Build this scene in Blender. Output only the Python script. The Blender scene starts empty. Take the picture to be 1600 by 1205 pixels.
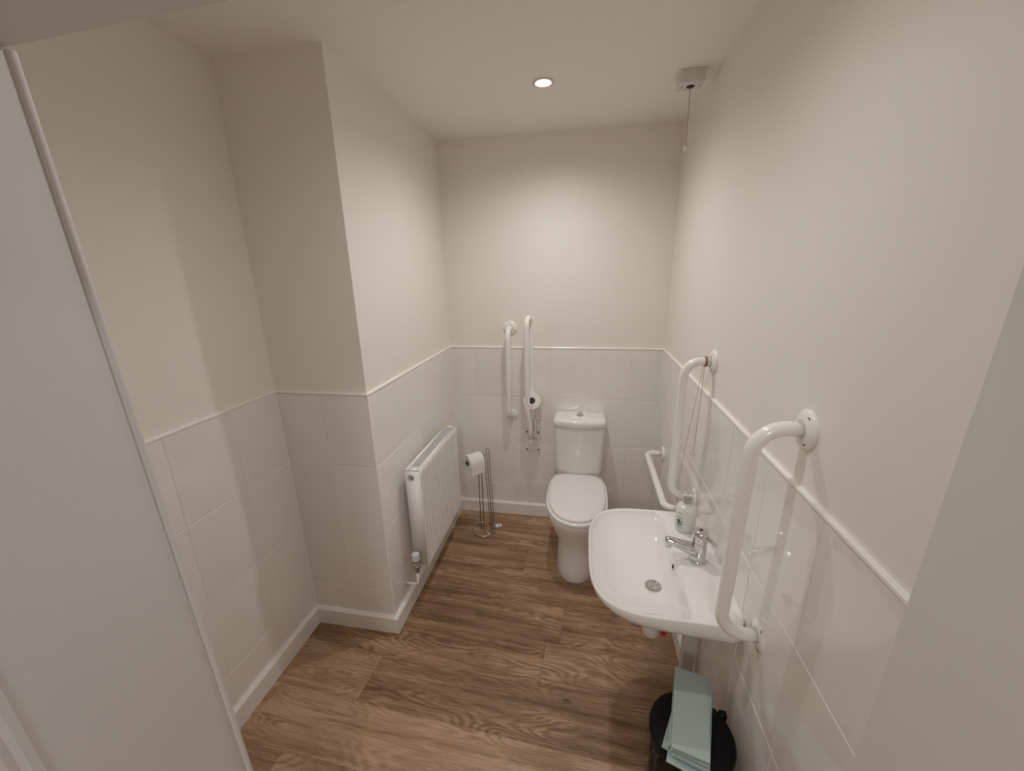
import bpy, bmesh, math, random
from mathutils import Vector, Matrix
random.seed(7)
PI = math.pi
D = bpy.data
SC = bpy.context.scene
COL = SC.collection

# ------------------------------------------------------------------ camera
cam_d = D.cameras.new('camera'); cam = D.objects.new('camera', cam_d); COL.objects.link(cam)
RX = Vector((0.98436492, 0.17488942, -0.02096157))
UP = Vector((-0.02876477, 0.27701647, 0.96043452))
FW = Vector((-0.17377654, 0.9448151, -0.27771595))
m = Matrix((RX, UP, -FW)).transposed().to_4x4(); m.translation = (0, 0, 1.7297)
cam.matrix_world = m
cam_d.sensor_width = 36.0; cam_d.lens = 622.3 / 1600 * 36.0
cam_d.clip_start = 0.02
SC.camera = cam

# ------------------------------------------------------------------ world, exposure, lights
w = D.worlds.new('world'); SC.world = w; w.use_nodes = True
w.node_tree.nodes['Background'].inputs[0].default_value = (1, .93, .86, 1)
w.node_tree.nodes['Background'].inputs[1].default_value = 0.02
vs = SC.view_settings
vs.view_transform = 'Standard'; vs.look = 'None'; vs.gamma = 1.0; vs.exposure = -0.02; vs.use_curve_mapping = False

ZC = 2.4757
SC.cycles.max_bounces = 20; SC.cycles.diffuse_bounces = 16; SC.cycles.glossy_bounces = 8; SC.cycles.transmission_bounces = 10
def spot(name, loc, power, size=158, blend=1.0, rad=.020, col=(1, .992, .972)):
    l = D.lights.new(name, 'SPOT'); l.energy = power; l.spot_size = math.radians(size); l.spot_blend = blend
    l.shadow_soft_size = rad; l.color = col
    o = D.objects.new(name, l); COL.objects.link(o); o.location = loc
    return o
SPOT1 = (-.195, 1.927, ZC - .012)
SPOT2 = (-.20, .93, ZC - .012)
spot('downlight_beam', SPOT1, 27)
spot('downlight_beam', SPOT2, 18.5)
hl = D.lights.new('hall_light', 'AREA'); hl.shape = 'DISK'; hl.size = .35; hl.energy = 20; hl.color = (1, .985, .975)
ho = D.objects.new('hall_light', hl); COL.objects.link(ho); ho.location = (-.1, -1.35, 2.36)

# ------------------------------------------------------------------ materials
def nmat(name):
    m = D.materials.new(name); m.use_nodes = True
    nt = m.node_tree; b = nt.nodes['Principled BSDF']
    return m, nt, b
def N(nt, t, **kw):
    n = nt.nodes.new(t)
    for k, v in kw.items():
        if k.startswith('i_'):
            n.inputs[k[2:].replace('_', ' ')].default_value = v
        else: setattr(n, k, v)
    return n
def L(nt, a, b): nt.links.new(a, b)
def plain(name, col, rough=.5, metal=0, bump=0, bscale=30, var=0.0, coat=0, spec=.5, bdist=.002, **extra):
    m, nt, b = nmat(name)
    b.inputs['Base Color'].default_value = (*col, 1); b.inputs['Roughness'].default_value = rough
    b.inputs['Metallic'].default_value = metal; b.inputs['Coat Weight'].default_value = coat
    b.inputs['Specular IOR Level'].default_value = spec
    tc = N(nt, 'ShaderNodeTexCoord')
    nz = N(nt, 'ShaderNodeTexNoise'); nz.inputs['Scale'].default_value = bscale; nz.inputs['Detail'].default_value = 4
    L(nt, tc.outputs['Object'], nz.inputs['Vector'])
    if var:
        mx = N(nt, 'ShaderNodeMix', data_type='RGBA')
        mx.inputs[6].default_value = (*[c * (1 - var) for c in col], 1); mx.inputs[7].default_value = (*[min(1, c * (1 + var)) for c in col], 1)
        L(nt, nz.outputs['Fac'], mx.inputs[0]); L(nt, mx.outputs[2], b.inputs['Base Color'])
    if bump:
        bp = N(nt, 'ShaderNodeBump'); bp.inputs['Strength'].default_value = bump; bp.inputs['Distance'].default_value = bdist
        L(nt, nz.outputs['Fac'], bp.inputs['Height']); L(nt, bp.outputs['Normal'], b.inputs['Normal'])
    for k, v in extra.items(): b.inputs[k].default_value = v
    return m

PAINT = plain('wall_paint', (.835, .805, .76), rough=.42, bump=.25, bscale=220, var=.015, spec=.3, bdist=.0006)
CEIL = plain('ceiling_paint', (.875, .855, .825), rough=.8, bump=.1, bscale=90, var=.01)
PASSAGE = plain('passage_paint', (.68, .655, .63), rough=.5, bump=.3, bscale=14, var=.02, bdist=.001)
GROUT = plain('grout', (.80, .765, .72), rough=.85, bump=.3, bscale=200, var=.05)
TRIM = plain('tile_trim_plastic', (.90, .87, .83), rough=.25, bump=.02, bscale=20, var=.01)
SKIRT = plain('skirting_gloss', (.84, .815, .78), rough=.25, bump=.15, bscale=40, var=.015, bdist=.0006)
RAILW = plain('white_powder_coat', (.86, .84, .80), rough=.2, bump=.02, bscale=60, var=.01, coat=.3)
CERAM = plain('sanitary_ceramic', (.84, .83, .81), rough=.07, bump=.02, bscale=6, var=.008, coat=.5)
CERTC = plain('toilet_ceramic', (.80, .785, .76), rough=.08, bump=.02, bscale=6, var=.008, coat=.4)
SEATP = plain('toilet_seat_plastic', (.84, .835, .82), rough=.12, bump=.02, bscale=10, var=.005, coat=.3)
CHROME = plain('chrome', (.66, .66, .66), rough=.07, metal=1, bump=.03, bscale=80)
SATIN = plain('satin_wire', (.50, .46, .42), rough=.3, metal=1, bump=.05, bscale=80)
SCREW = plain('screw_steel', (.16, .15, .14), rough=.35, metal=.8, bump=.1, bscale=200)
BLACK = plain('black_plastic', (.004, .004, .005), rough=.45, spec=.22, bump=.1, bscale=120, var=.05)
BLACKW = plain('black_wire', (.02, .02, .022), rough=.4, bump=.05, bscale=80)
PAPER = plain('toilet_tissue', (.80, .78, .75), rough=.95, bump=.5, bscale=140, var=.02, bdist=.001)
CARD = plain('card_core', (.06, .05, .045), rough=.9, bump=.2, bscale=90)
RADW = plain('radiator_enamel', (.86, .85, .84), rough=.28, bump=.02, bscale=30, var=.008)
RADG = plain('radiator_grille', (.55, .56, .57), rough=.4, bump=.1, bscale=60, var=.03)
VALVE = plain('valve_plastic', (.66, .66, .68), rough=.3, bump=.1, bscale=60)
DARK = plain('dark_gap', (.05, .045, .04), rough=.8, bump=.1, bscale=60)
WHITEP = plain('white_plastic', (.72, .70, .67), rough=.35, bump=.03, bscale=60, var=.01)
GREYP = plain('grey_trunking', (.62, .59, .57), rough=.4, bump=.05, bscale=60, var=.02)
RED = plain('red_plastic', (.50, .02, .02), rough=.4, bump=.05, bscale=60)
CORD = plain('red_cord', (.40, .19, .165), rough=.8, bump=.4, bscale=700)
TOWEL = plain('green_paper', (.40, .50, .47), rough=.9, bump=.5, bscale=160, var=.03, bdist=.001)
LEAFG = plain('label_green', (.05, .14, .05), rough=.5, bump=.1, bscale=60)
INK = plain('label_ink', (.10, .12, .10), rough=.6, bump=.1, bscale=60)
PURPLE = plain('cord_guard', (.03, .012, .05), rough=.5, bump=.1, bscale=60)

def tile_mat():
    m, nt, b = nmat('glazed_tile')
    oi = N(nt, 'ShaderNodeObjectInfo')
    hsv = N(nt, 'ShaderNodeMapRange'); hsv.inputs['To Min'].default_value = .97; hsv.inputs['To Max'].default_value = 1.02
    L(nt, oi.outputs['Random'], hsv.inputs['Value'])
    mul = N(nt, 'ShaderNodeVectorMath', operation='SCALE'); mul.inputs[0].default_value = (.84, .81, .785)
    L(nt, hsv.outputs[0], mul.inputs['Scale']); L(nt, mul.outputs[0], b.inputs['Base Color'])
    b.inputs['Roughness'].default_value = .05; b.inputs['Specular IOR Level'].default_value = .5
    tc = N(nt, 'ShaderNodeTexCoord'); add = N(nt, 'ShaderNodeVectorMath', operation='ADD')
    L(nt, tc.outputs['Object'], add.inputs[0]); L(nt, oi.outputs['Location'], add.inputs[1])
    nz = N(nt, 'ShaderNodeTexNoise'); nz.inputs['Scale'].default_value = 9; nz.inputs['Detail'].default_value = 1
    L(nt, add.outputs[0], nz.inputs['Vector'])
    bp = N(nt, 'ShaderNodeBump'); bp.inputs['Strength'].default_value = .5; bp.inputs['Distance'].default_value = .0035
    L(nt, nz.outputs['Fac'], bp.inputs['Height']); L(nt, bp.outputs['Normal'], b.inputs['Normal'])
    return m
TILE = tile_mat()

def floor_mat():
    m, nt, b = nmat('oak_vinyl_plank')
    oi = N(nt, 'ShaderNodeObjectInfo'); tc = N(nt, 'ShaderNodeTexCoord')
    sc = N(nt, 'ShaderNodeVectorMath', operation='SCALE'); sc.inputs[0].default_value = (37., 61., 17.)
    L(nt, oi.outputs['Random'], sc.inputs['Scale'])
    add = N(nt, 'ShaderNodeVectorMath', operation='ADD'); L(nt, tc.outputs['Object'], add.inputs[0]); L(nt, sc.outputs[0], add.inputs[1])
    # warp for cathedral grain
    mp0 = N(nt, 'ShaderNodeMapping'); mp0.inputs['Scale'].default_value = (2.0, 6.0, 1); L(nt, add.outputs[0], mp0.inputs[0])
    warp = N(nt, 'ShaderNodeTexNoise'); warp.inputs['Scale'].default_value = 1.3; warp.inputs['Detail'].default_value = 2.5
    L(nt, mp0.outputs[0], warp.inputs['Vector'])
    # ring field: height value of a smooth noise -> sine (contour lines)
    mp1 = N(nt, 'ShaderNodeMapping'); mp1.inputs['Scale'].default_value = (1.1, 5.0, 1); L(nt, add.outputs[0], mp1.inputs[0])
    field = N(nt, 'ShaderNodeTexNoise'); field.inputs['Scale'].default_value = 1.5; field.inputs['Detail'].default_value = 3; field.inputs['Roughness'].default_value = .35
    L(nt, mp1.outputs[0], field.inputs['Vector'])
    mul = N(nt, 'ShaderNodeMath', operation='MULTIPLY'); mul.inputs[1].default_value = 150; L(nt, field.outputs['Fac'], mul.inputs[0])
    sn = N(nt, 'ShaderNodeMath', operation='SINE'); L(nt, mul.outputs[0], sn.inputs[0])
    sn2 = N(nt, 'ShaderNodeMapRange'); sn2.inputs['From Min'].default_value = -1; L(nt, sn.outputs[0], sn2.inputs['Value'])
    # fine streaks
    mp2 = N(nt, 'ShaderNodeMapping'); mp2.inputs['Scale'].default_value = (6, 95, 1); L(nt, add.outputs[0], mp2.inputs[0])
    fine = N(nt, 'ShaderNodeTexNoise'); fine.inputs['Scale'].default_value = 2.2; fine.inputs['Detail'].default_value = 6; fine.inputs['Roughness'].default_value = .78
    L(nt, mp2.outputs[0], fine.inputs['Vector'])
    # broad streaks
    mp3 = N(nt, 'ShaderNodeMapping'); mp3.inputs['Scale'].default_value = (.8, 15, 1); L(nt, add.outputs[0], mp3.inputs[0])
    broad = N(nt, 'ShaderNodeTexNoise'); broad.inputs['Scale'].default_value = 1.6; broad.inputs['Detail'].default_value = 5; broad.inputs['Distortion'].default_value = .6
    L(nt, mp3.outputs[0], broad.inputs['Vector'])
    # mask where cathedral rings show
    rm = N(nt, 'ShaderNodeMapRange'); rm.inputs['From Min'].default_value = .42; rm.inputs['From Max'].default_value = .62; L(nt, warp.outputs['Fac'], rm.inputs['Value'])
    ring = N(nt, 'ShaderNodeMath', operation='MULTIPLY'); L(nt, sn2.outputs[0], ring.inputs[0]); L(nt, rm.outputs[0], ring.inputs[1])
    a1 = N(nt, 'ShaderNodeMath', operation='MULTIPLY'); a1.inputs[1].default_value = .17; L(nt, ring.outputs[0], a1.inputs[0])
    a2 = N(nt, 'ShaderNodeMath', operation='MULTIPLY'); a2.inputs[1].default_value = .72; L(nt, fine.outputs['Fac'], a2.inputs[0])
    a3 = N(nt, 'ShaderNodeMath', operation='MULTIPLY'); a3.inputs[1].default_value = .62; L(nt, broad.outputs['Fac'], a3.inputs[0])
    s1 = N(nt, 'ShaderNodeMath', operation='ADD'); L(nt, a1.outputs[0], s1.inputs[0]); L(nt, a2.outputs[0], s1.inputs[1])
    s2 = N(nt, 'ShaderNodeMath', operation='ADD'); L(nt, s1.outputs[0], s2.inputs[0]); L(nt, a3.outputs[0], s2.inputs[1])
    off = N(nt, 'ShaderNodeMath', operation='ADD'); off.inputs[1].default_value = .065; L(nt, s2.outputs[0], off.inputs[0])
    at = N(nt, 'ShaderNodeMath', operation='ADD'); L(nt, off.outputs[0], at.inputs[0])
    tn = N(nt, 'ShaderNodeAttribute', attribute_type='OBJECT', attribute_name='tone'); L(nt, tn.outputs['Fac'], at.inputs[1])
    cr = N(nt, 'ShaderNodeValToRGB'); L(nt, at.outputs[0], cr.inputs[0])
    e = cr.color_ramp.elements; e[0].position = .46; e[0].color = (.085, .043, .024, 1); e[1].position = 1.0; e[1].color = (.52, .35, .235, 1)
    for p, c in ((.60, (.165, .088, .046)), (.73, (.270, .156, .088)), (.86, (.40, .250, .150))):
        k = e.new(p); k.color = (*c, 1)
    # knots
    vo = N(nt, 'ShaderNodeTexVoronoi'); vo.inputs['Scale'].default_value = 1.0; vo.inputs['Randomness'].default_value = 1
    mp4 = N(nt, 'ShaderNodeMapping'); mp4.inputs['Scale'].default_value = (2.6, 5.5, 1); L(nt, add.outputs[0], mp4.inputs[0]); L(nt, mp4.outputs[0], vo.inputs['Vector'])
    kr = N(nt, 'ShaderNodeMapRange'); kr.inputs['From Min'].default_value = .015; kr.inputs['From Max'].default_value = .075
    kr.inputs['To Min'].default_value = 0; kr.inputs['To Max'].default_value = 1; L(nt, vo.outputs['Distance'], kr.inputs['Value'])
    km = N(nt, 'ShaderNodeMix', data_type='RGBA'); km.inputs[6].default_value = (.075, .036, .02, 1); L(nt, cr.outputs[0], km.inputs[7]); L(nt, kr.outputs[0], km.inputs[0])
    L(nt, km.outputs[2], b.inputs['Base Color'])
    b.inputs['Roughness'].default_value = .48; b.inputs['Specular IOR Level'].default_value = .35
    bp = N(nt, 'ShaderNodeBump'); bp.inputs['Strength'].default_value = .35; bp.inputs['Distance'].default_value = .0008
    L(nt, s2.outputs[0], bp.inputs['Height']); L(nt, bp.outputs['Normal'], b.inputs['Normal'])
    return m
FLOOR = floor_mat()

def door_mat():
    m, nt, b = nmat('painted_woodgrain')
    tc = N(nt, 'ShaderNodeTexCoord')
    mp = N(nt, 'ShaderNodeMapping'); mp.inputs['Scale'].default_value = (4, 22, 2.2); L(nt, tc.outputs['Object'], mp.inputs[0])
    f = N(nt, 'ShaderNodeTexNoise'); f.inputs['Scale'].default_value = 1.4; f.inputs['Detail'].default_value = 3; f.inputs['Distortion'].default_value = .8
    L(nt, mp.outputs[0], f.inputs['Vector'])
    mu = N(nt, 'ShaderNodeMath', operation='MULTIPLY'); mu.inputs[1].default_value = 60; L(nt, f.outputs['Fac'], mu.inputs[0])
    s = N(nt, 'ShaderNodeMath', operation='SINE'); L(nt, mu.outputs[0], s.inputs[0])
    mk = N(nt, 'ShaderNodeTexNoise'); mk.inputs['Scale'].default_value = 3.5; L(nt, tc.outputs['Object'], mk.inputs['Vector'])
    mr = N(nt, 'ShaderNodeMapRange'); mr.inputs['From Min'].default_value = .52; mr.inputs['From Max'].default_value = .68; L(nt, mk.outputs['Fac'], mr.inputs['Value'])
    h = N(nt, 'ShaderNodeMath', operation='MULTIPLY'); L(nt, s.outputs[0], h.inputs[0]); L(nt, mr.outputs[0], h.inputs[1])
    bp = N(nt, 'ShaderNodeBump'); bp.inputs['Strength'].default_value = .12; bp.inputs['Distance'].default_value = .0004
    L(nt, h.outputs[0], bp.inputs['Height']); L(nt, bp.outputs['Normal'], b.inputs['Normal'])
    b.inputs['Base Color'].default_value = (.64, .615, .60, 1); b.inputs['Roughness'].default_value = .3
    return m
DOORM = door_mat()

def soap_mat():
    m, nt, b = nmat('clear_bottle_plastic')
    b.inputs['Base Color'].default_value = (.93, .94, .92, 1); b.inputs['Roughness'].default_value = .06
    b.inputs['Transmission Weight'].default_value = .92; b.inputs['IOR'].default_value = 1.3
    return m
CLEAR = soap_mat()
LIQUID = plain('milky_soap', (.70, .72, .68), rough=.15, bump=.01, bscale=10, var=.01, **{'Subsurface Weight': .3})
LAMP, nt_, b_ = nmat('lamp_glow')
b_.inputs['Emission Color'].default_value = (1, .95, .88, 1); b_.inputs['Emission Strength'].default_value = 40

# ------------------------------------------------------------------ helpers
def link(name, me, mat, parent=None, smooth=False):
    o = D.objects.new(name, me); COL.objects.link(o)
    if mat and not me.materials: me.materials.append(mat)
    if parent: o.parent = parent
    if smooth:
        for p in me.polygons: p.use_smooth = True
    return o
def obj(name, bm, mat, parent=None, smooth=False, loc=None, auto=None):
    me = D.meshes.new(name)
    bmesh.ops.recalc_face_normals(bm, faces=bm.faces)
    if auto:
        for e in bm.edges:
            if len(e.link_faces) == 2 and e.calc_face_angle(0) > math.radians(auto): e.smooth = False
        smooth = True
    bm.to_mesh(me); bm.free()
    if loc is not None:
        me.transform(Matrix.Translation(-Vector(loc)))
    o = link(name, me, mat, parent, smooth)
    if loc is not None: o.location = loc
    return o
def thing(name, label, cat, loc=(0, 0, 0), group=None, rotz=0):
    o = D.objects.new(name, None); COL.objects.link(o); o.location = loc; o.rotation_euler = (0, 0, rotz)
    o.empty_display_size = .05
    tag(o, label, cat, group); return o
def tag(o, label=None, cat=None, group=None, kind=None):
    if label: o['label'] = label
    if cat: o['category'] = cat
    if group: o['group'] = group
    if kind: o['kind'] = kind
    return o
def struct(o, label=None):
    o['kind'] = 'structure'
    if label: o['label'] = label
    return o
def box(bm, x0, x1, y0, y1, z0, z1, bev=0, seg=2):
    r = bmesh.ops.create_cube(bm, size=1)
    v = r['verts']
    for p in v:
        p.co = Vector(((x0 + x1) / 2 + p.co.x * (x1 - x0), (y0 + y1) / 2 + p.co.y * (y1 - y0), (z0 + z1) / 2 + p.co.z * (z1 - z0)))
    if bev:
        es = list({e for p in v for e in p.link_edges})
        bmesh.ops.bevel(bm, geom=es, offset=bev, segments=seg, affect='EDGES', profile=.5)
    return bm
def fillet(pts, r, n=8):
    pts = [Vector(p) for p in pts]; out = [pts[0]]
    for i in range(1, len(pts) - 1):
        a, b, c = pts[i - 1], pts[i], pts[i + 1]
        u, v = (a - b).normalized(), (c - b).normalized()
        ang = u.angle(v); rr = r[i - 1] if isinstance(r, (list, tuple)) else r
        d = min(rr / math.tan(ang / 2), (a - b).length * .49 if i > 1 else (a - b).length * .98, (c - b).length * .49 if i < len(pts) - 2 else (c - b).length * .98)
        rr = d * math.tan(ang / 2)
        cen = b + (u + v).normalized() * (rr / math.sin(ang / 2))
        p0, p1 = b + u * d - cen, b + v * d - cen
        tot = p0.angle(p1); ax = p0.cross(p1).normalized()
        for k in range(n + 1):
            out.append(cen + Matrix.Rotation(tot * k / n, 3, ax) @ p0)
    out.append(pts[-1]); return out
def tube(bm, pts, r, segs=12, caps=True, closed=False):
    pts = [Vector(p) for p in pts]; n = len(pts)
    rs = r if isinstance(r, (list, tuple)) else [r] * n
    def tan(i):
        if closed: return (pts[(i + 1) % n] - pts[i - 1]).normalized()
        return (pts[min(i + 1, n - 1)] - pts[max(i - 1, 0)]).normalized()
    t = tan(0); a = Vector((0, 0, 1)) if abs(t.z) < .9 else Vector((1, 0, 0))
    u = t.cross(a).normalized(); rings = []
    for i in range(n):
        t2 = tan(i); u = (u - t2 * u.dot(t2)).normalized(); w_ = t2.cross(u)
        rings.append([bm.verts.new(pts[i] + (u * math.cos(2 * PI * k / segs) + w_ * math.sin(2 * PI * k / segs)) * rs[i]) for k in range(segs)])
    for i in range(n if closed else n - 1):
        A, B = rings[i], rings[(i + 1) % n]
        for k in range(segs): bm.faces.new((A[k], A[(k + 1) % segs], B[(k + 1) % segs], B[k]))
    if caps and not closed:
        bm.faces.new(list(reversed(rings[0]))); bm.faces.new(rings[-1])
    return bm
def lathe(bm, prof, segs=32, mat=None):
    """prof: list of (r, z); axis z. mat transforms."""
    rings = []
    for r, z in prof:
        if r < 1e-6: rings.append([bm.verts.new((0, 0, z))])
        else: rings.append([bm.verts.new((r * math.cos(2 * PI * k / segs), r * math.sin(2 * PI * k / segs), z)) for k in range(segs)])
    for A, B in zip(rings, rings[1:]):
        for k in range(segs):
            k2 = (k + 1) % segs
            if len(A) == 1 and len(B) == 1: continue
            if len(A) == 1: bm.faces.new((A[0], B[k2], B[k]))
            elif len(B) == 1: bm.faces.new((A[k], A[k2], B[0]))
            else: bm.faces.new((A[k], A[k2], B[k2], B[k]))
    if mat is not None:
        bmesh.ops.transform(bm, matrix=mat, verts=[v for r_ in rings for v in r_])
    return bm
def frame(loc, zdir, xdir=None):
    z = Vector(zdir).normalized()
    x = Vector(xdir) if xdir else (Vector((0, 0, 1)) if abs(z.z) < .9 else Vector((1, 0, 0)))
    x = (x - z * x.dot(z)).normalized(); y = z.cross(x)
    mm = Matrix((x, y, z)).transposed().to_4x4(); mm.translation = Vector(loc); return mm
def loft(bm, rings, cap0=True, cap1=True):
    vr = [[bm.verts.new(p) for p in r] for r in rings]
    n = len(vr[0])
    for A, B in zip(vr, vr[1:]):
        for k in range(n): bm.faces.new((A[k], A[(k + 1) % n], B[(k + 1) % n], B[k]))
    if cap0: bm.faces.new(list(reversed(vr[0])))
    if cap1: bm.faces.new(vr[-1])
    return bm
def prism(bm, outline, z0, z1):
    return loft(bm, [[(x, y, z0) for x, y in outline], [(x, y, z1) for x, y in outline]])

# ------------------------------------------------------------------ room dimensions (metres)
XR, YB, XI, YCF, XL = .4854, 2.5374, -.8818, 1.4533, -1.318
ZD, ZS = 1.2476, .0954
YF = .432          # room side of the front wall at z 1.98
def yf(z): return YF + .022 * (1.98 - z)
XJ, XDR = .378, -.64
YH = -.33          # hall end of the passage
T = .008           # tile face stands this far in front of the plaster

# floor slab and planks
bm = bmesh.new(); box(bm, -1.6, 1.3, -2.2, 2.75, -.12, -.004)
floor = struct(obj('floor', bm, DARK), 'dark brown oak-look plank floor')
ANG = -.052; PW = .2195; V0 = 1.276   # plank row boundary at v = V0
ca, sa = math.cos(ANG), math.sin(ANG)
def uv2xy(u, v): return (u * ca - v * sa, u * sa + v * ca)
def xy2uv(x, y): return (x * ca + y * sa, -x * sa + y * ca)
def clip_poly(poly, a, b, c):   # keep a*x+b*y<=c
    out = []
    for i in range(len(poly)):
        p, q = poly[i], poly[(i + 1) % len(poly)]
        dp, dq = a * p[0] + b * p[1] - c, a * q[0] + b * q[1] - c
        if dp <= 0: out.append(p)
        if dp * dq < 0:
            t = dp / (dp - dq); out.append((p[0] + (q[0] - p[0]) * t, p[1] + (q[1] - p[1]) * t))
    return out
joints = {}
JX = {-1: -.955, 0: -.215, -2: .17, 1: -1.65, 2: .33, 3: -.42, 4: -1.3, -3: -1.12}
vmin, vmax = -2.3, 2.9
k0 = int((vmin - V0) // PW)
tones = {}
def plank(k, u0, u1, tone):
    v0, v1 = V0 + k * PW, V0 + (k + 1) * PW
    g = .00025
    poly = [uv2xy(u0 + g, v0 + g), uv2xy(u1 - g, v0 + g), uv2xy(u1 - g, v1 - g), uv2xy(u0 + g, v1 - g)]
    for a, b, c in ((-1, 0, 1.34), (1, 0, .49), (0, 1, 2.545), (0, -1, 2.0)):
        poly = clip_poly(poly, a, b, c)
        if len(poly) < 3: return
    # cut away the boxed-in corner (x < XI and y > YCF): keep only the part in the room
    if min(p[0] for p in poly) < XI - .02 and max(p[1] for p in poly) > YCF + .02:
        if min(p[1] for p in poly) > YCF + .02: poly = clip_poly(poly, -1, 0, -(XI - .006))
    if len(poly) < 3: return
    cu, cv = sum(p[0] for p in poly) / len(poly), sum(p[1] for p in poly) / len(poly)
    bm = bmesh.new(); loft(bm, [[(x, y, -.004) for x, y in poly], [(x, y, -.0006) for x, y in poly], [(cu + (x - cu) * .9994, cv + (y - cv) * .998, 0) for x, y in poly]])
    me = D.meshes.new('plank')
    bmesh.ops.recalc_face_normals(bm, faces=bm.faces); bm.to_mesh(me); bm.free()
    R_ = Matrix.Rotation(-ANG, 4, 'Z') @ Matrix.Translation((-cu, -cv, 0)); me.transform(R_)
    o = link('plank', me, FLOOR, floor); o.location = (cu, cv, 0); o.rotation_euler.z = ANG
    o['tone'] = tone
rnd = random.Random(11)
TONE = {-1: [.06, -.02, 0], -2: [.09, .09, .09], 0: [-.03, .0, 0]}
k = k0
while V0 + k * PW < vmax:
    L_ = 1.5
    u_first = JX.get(k, rnd.uniform(-2.2, -1.0))
    us = []; u = u_first
    while u > -2.2: u -= L_
    while u < 1.0: us.append(u); u += L_
    us.append(u)
    for i, (a, b) in enumerate(zip(us, us[1:])):
        if k == -1: tone = .09 if b < -.8 else -.03
        elif k == -2: tone = .13
        elif k == 0: tone = -.04 if b < 0 else .02
        elif k < -2: tone = .09
        else: tone = rnd.uniform(-.04, .05)
        plank(k, a, b, tone)
    k += 1

# ceiling
bm = bmesh.new(); box(bm, -1.45, .62, .33, 2.66, ZC, ZC + .12)
ceiling = struct(obj('ceiling', bm, CEIL), 'plain off-white plaster ceiling')

# walls
def wall(name, x0, x1, y0, y1, z0=-.004, z1=ZC, mat=PAINT, label=None):
    bm = bmesh.new(); box(bm, x0, x1, y0, y1, z0, z1); return struct(obj(name, bm, mat), label)
w_right = wall('wall_right', XR + T, XR + T + .12, YH, YB + T + .12, label='plain warm white painted wall on the right with half-height tiling')
w_back = wall('wall_back', XI - T - .0, XR + T, YB + T, YB + T + .12, label='painted end wall behind the toilet with half-height tiling')
# boxed-in corner: two skins as one L-shaped mesh each
w_inner = wall('wall_inner', XI - T - .10, XI - T, YCF + T, YB + T + .12, label='side wall of the boxed-in corner behind the radiator')
w_ret = wall('wall_return', XL - T, XI - T - .10, YCF + T, YCF + T + .10, label='narrow wall facing the doorway at the boxed-in corner')
w_left = wall('wall_left', XL - T - .12, XL - T, YH + .5, YCF + T + .10, label='left wall beside the open door')

tile_meshes = {}
def tile_mesh(wd, ht):
    key = (round(wd, 4), round(ht, 4))
    if key not in tile_meshes:
        bm = bmesh.new(); b = .0018; th = T - .0005
        a, c = wd / 2, ht / 2
        def rg(x, z, y): return [(-x, y, -z), (x, y, -z), (x, y, z), (-x, y, z)]
        loft(bm, [rg(a, c, th), rg(a, c, b * .6), rg(a - b * .4, c - b * .4, b * .2), rg(a - b, c - b, 0)])
        me = D.meshes.new('tile'); bmesh.ops.recalc_face_normals(bm, faces=bm.faces); bm.to_mesh(me); bm.free(); me.materials.append(TILE)
        tile_meshes[key] = me
    return tile_meshes[key]
def tiled(parent, origin, udir, ndir, ulen, joints_, hide=None):
    """origin = lower left on tile face plane (z=0), udir = along wall; ndir = into room."""
    u = Vector(udir); n = Vector(ndir); o0 = Vector(origin)
    zt = ZD - .009
    zs_ = [zt - .3325 * i for i in range(4)] + [ZS - .01]
    js = [0] + [j for j in joints_ if .012 < j < ulen - .012] + [ulen]
    rot = Matrix((u, -n, Vector((0, 0, 1)))).transposed()
    for r in range(4):
        for a, b in zip(js, js[1:]):
            ga = .0004 if a == 0 else .0018; gb = .0004 if b == ulen else .0018
            wd = b - a - ga - gb; ht = zs_[r] - zs_[r + 1] - .0038
            c = o0 + u * ((a + ga + b - gb) / 2) + Vector((0, 0, (zs_[r] + zs_[r + 1]) / 2))
            t = link('tile', tile_mesh(wd, ht), None, parent)
            mm = rot.to_4x4(); jit = (random.random() - .5) * .0006
            mm = mm @ Matrix.Rotation((random.random() - .5) * .004, 4, 'X') @ Matrix.Rotation((random.random() - .5) * .004, 4, 'Z')
            mm.translation = c + n * jit; t.matrix_local = mm
    # grout bed
    bm = bmesh.new()
    def pt(a, d, z): return o0 + u * a + n * d + Vector((0, 0, z))
    loft(bm, [[pt(0, -.0012, z) for z in ()] or [pt(0, -.0012, ZS), pt(ulen, -.0012, ZS), pt(ulen, -T, ZS), pt(0, -T, ZS)],
              [pt(0, -.0012, ZD - .008), pt(ulen, -.0012, ZD - .008), pt(ulen, -T, ZD - .008), pt(0, -T, ZD - .008)]])
    obj('grout', bm, GROUT, parent)
def trim_strip(parent, pts, name='tile_trim'):
    """closed section swept along wall line; pts = list of (x,y,nx,ny) corner positions with outward mitred normals"""
    sec = [(-T, 0), (.0015, 0), (.003, -.002), (.003, -.0085), (-T, -.0085)]   # (offset along normal, z)
    bm = bmesh.new()
    rings = [[(x + nx * d, y + ny * d, ZD + z) for d, z in sec] for x, y, nx, ny in pts]
    loft(bm, rings); return obj(name, bm, TRIM, parent)
def skirting(name, pts, label):
    sec = [(-T, 0), (.018, 0), (.018, ZS - .010), (.010, ZS - .002), (.008, ZS), (-T, ZS)]
    bm = bmesh.new(); loft(bm, [[(x + nx * d, y + ny * d, z) for d, z in sec] for x, y, nx, ny in pts])
    return struct(obj(name, bm, SKIRT), label)

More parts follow.
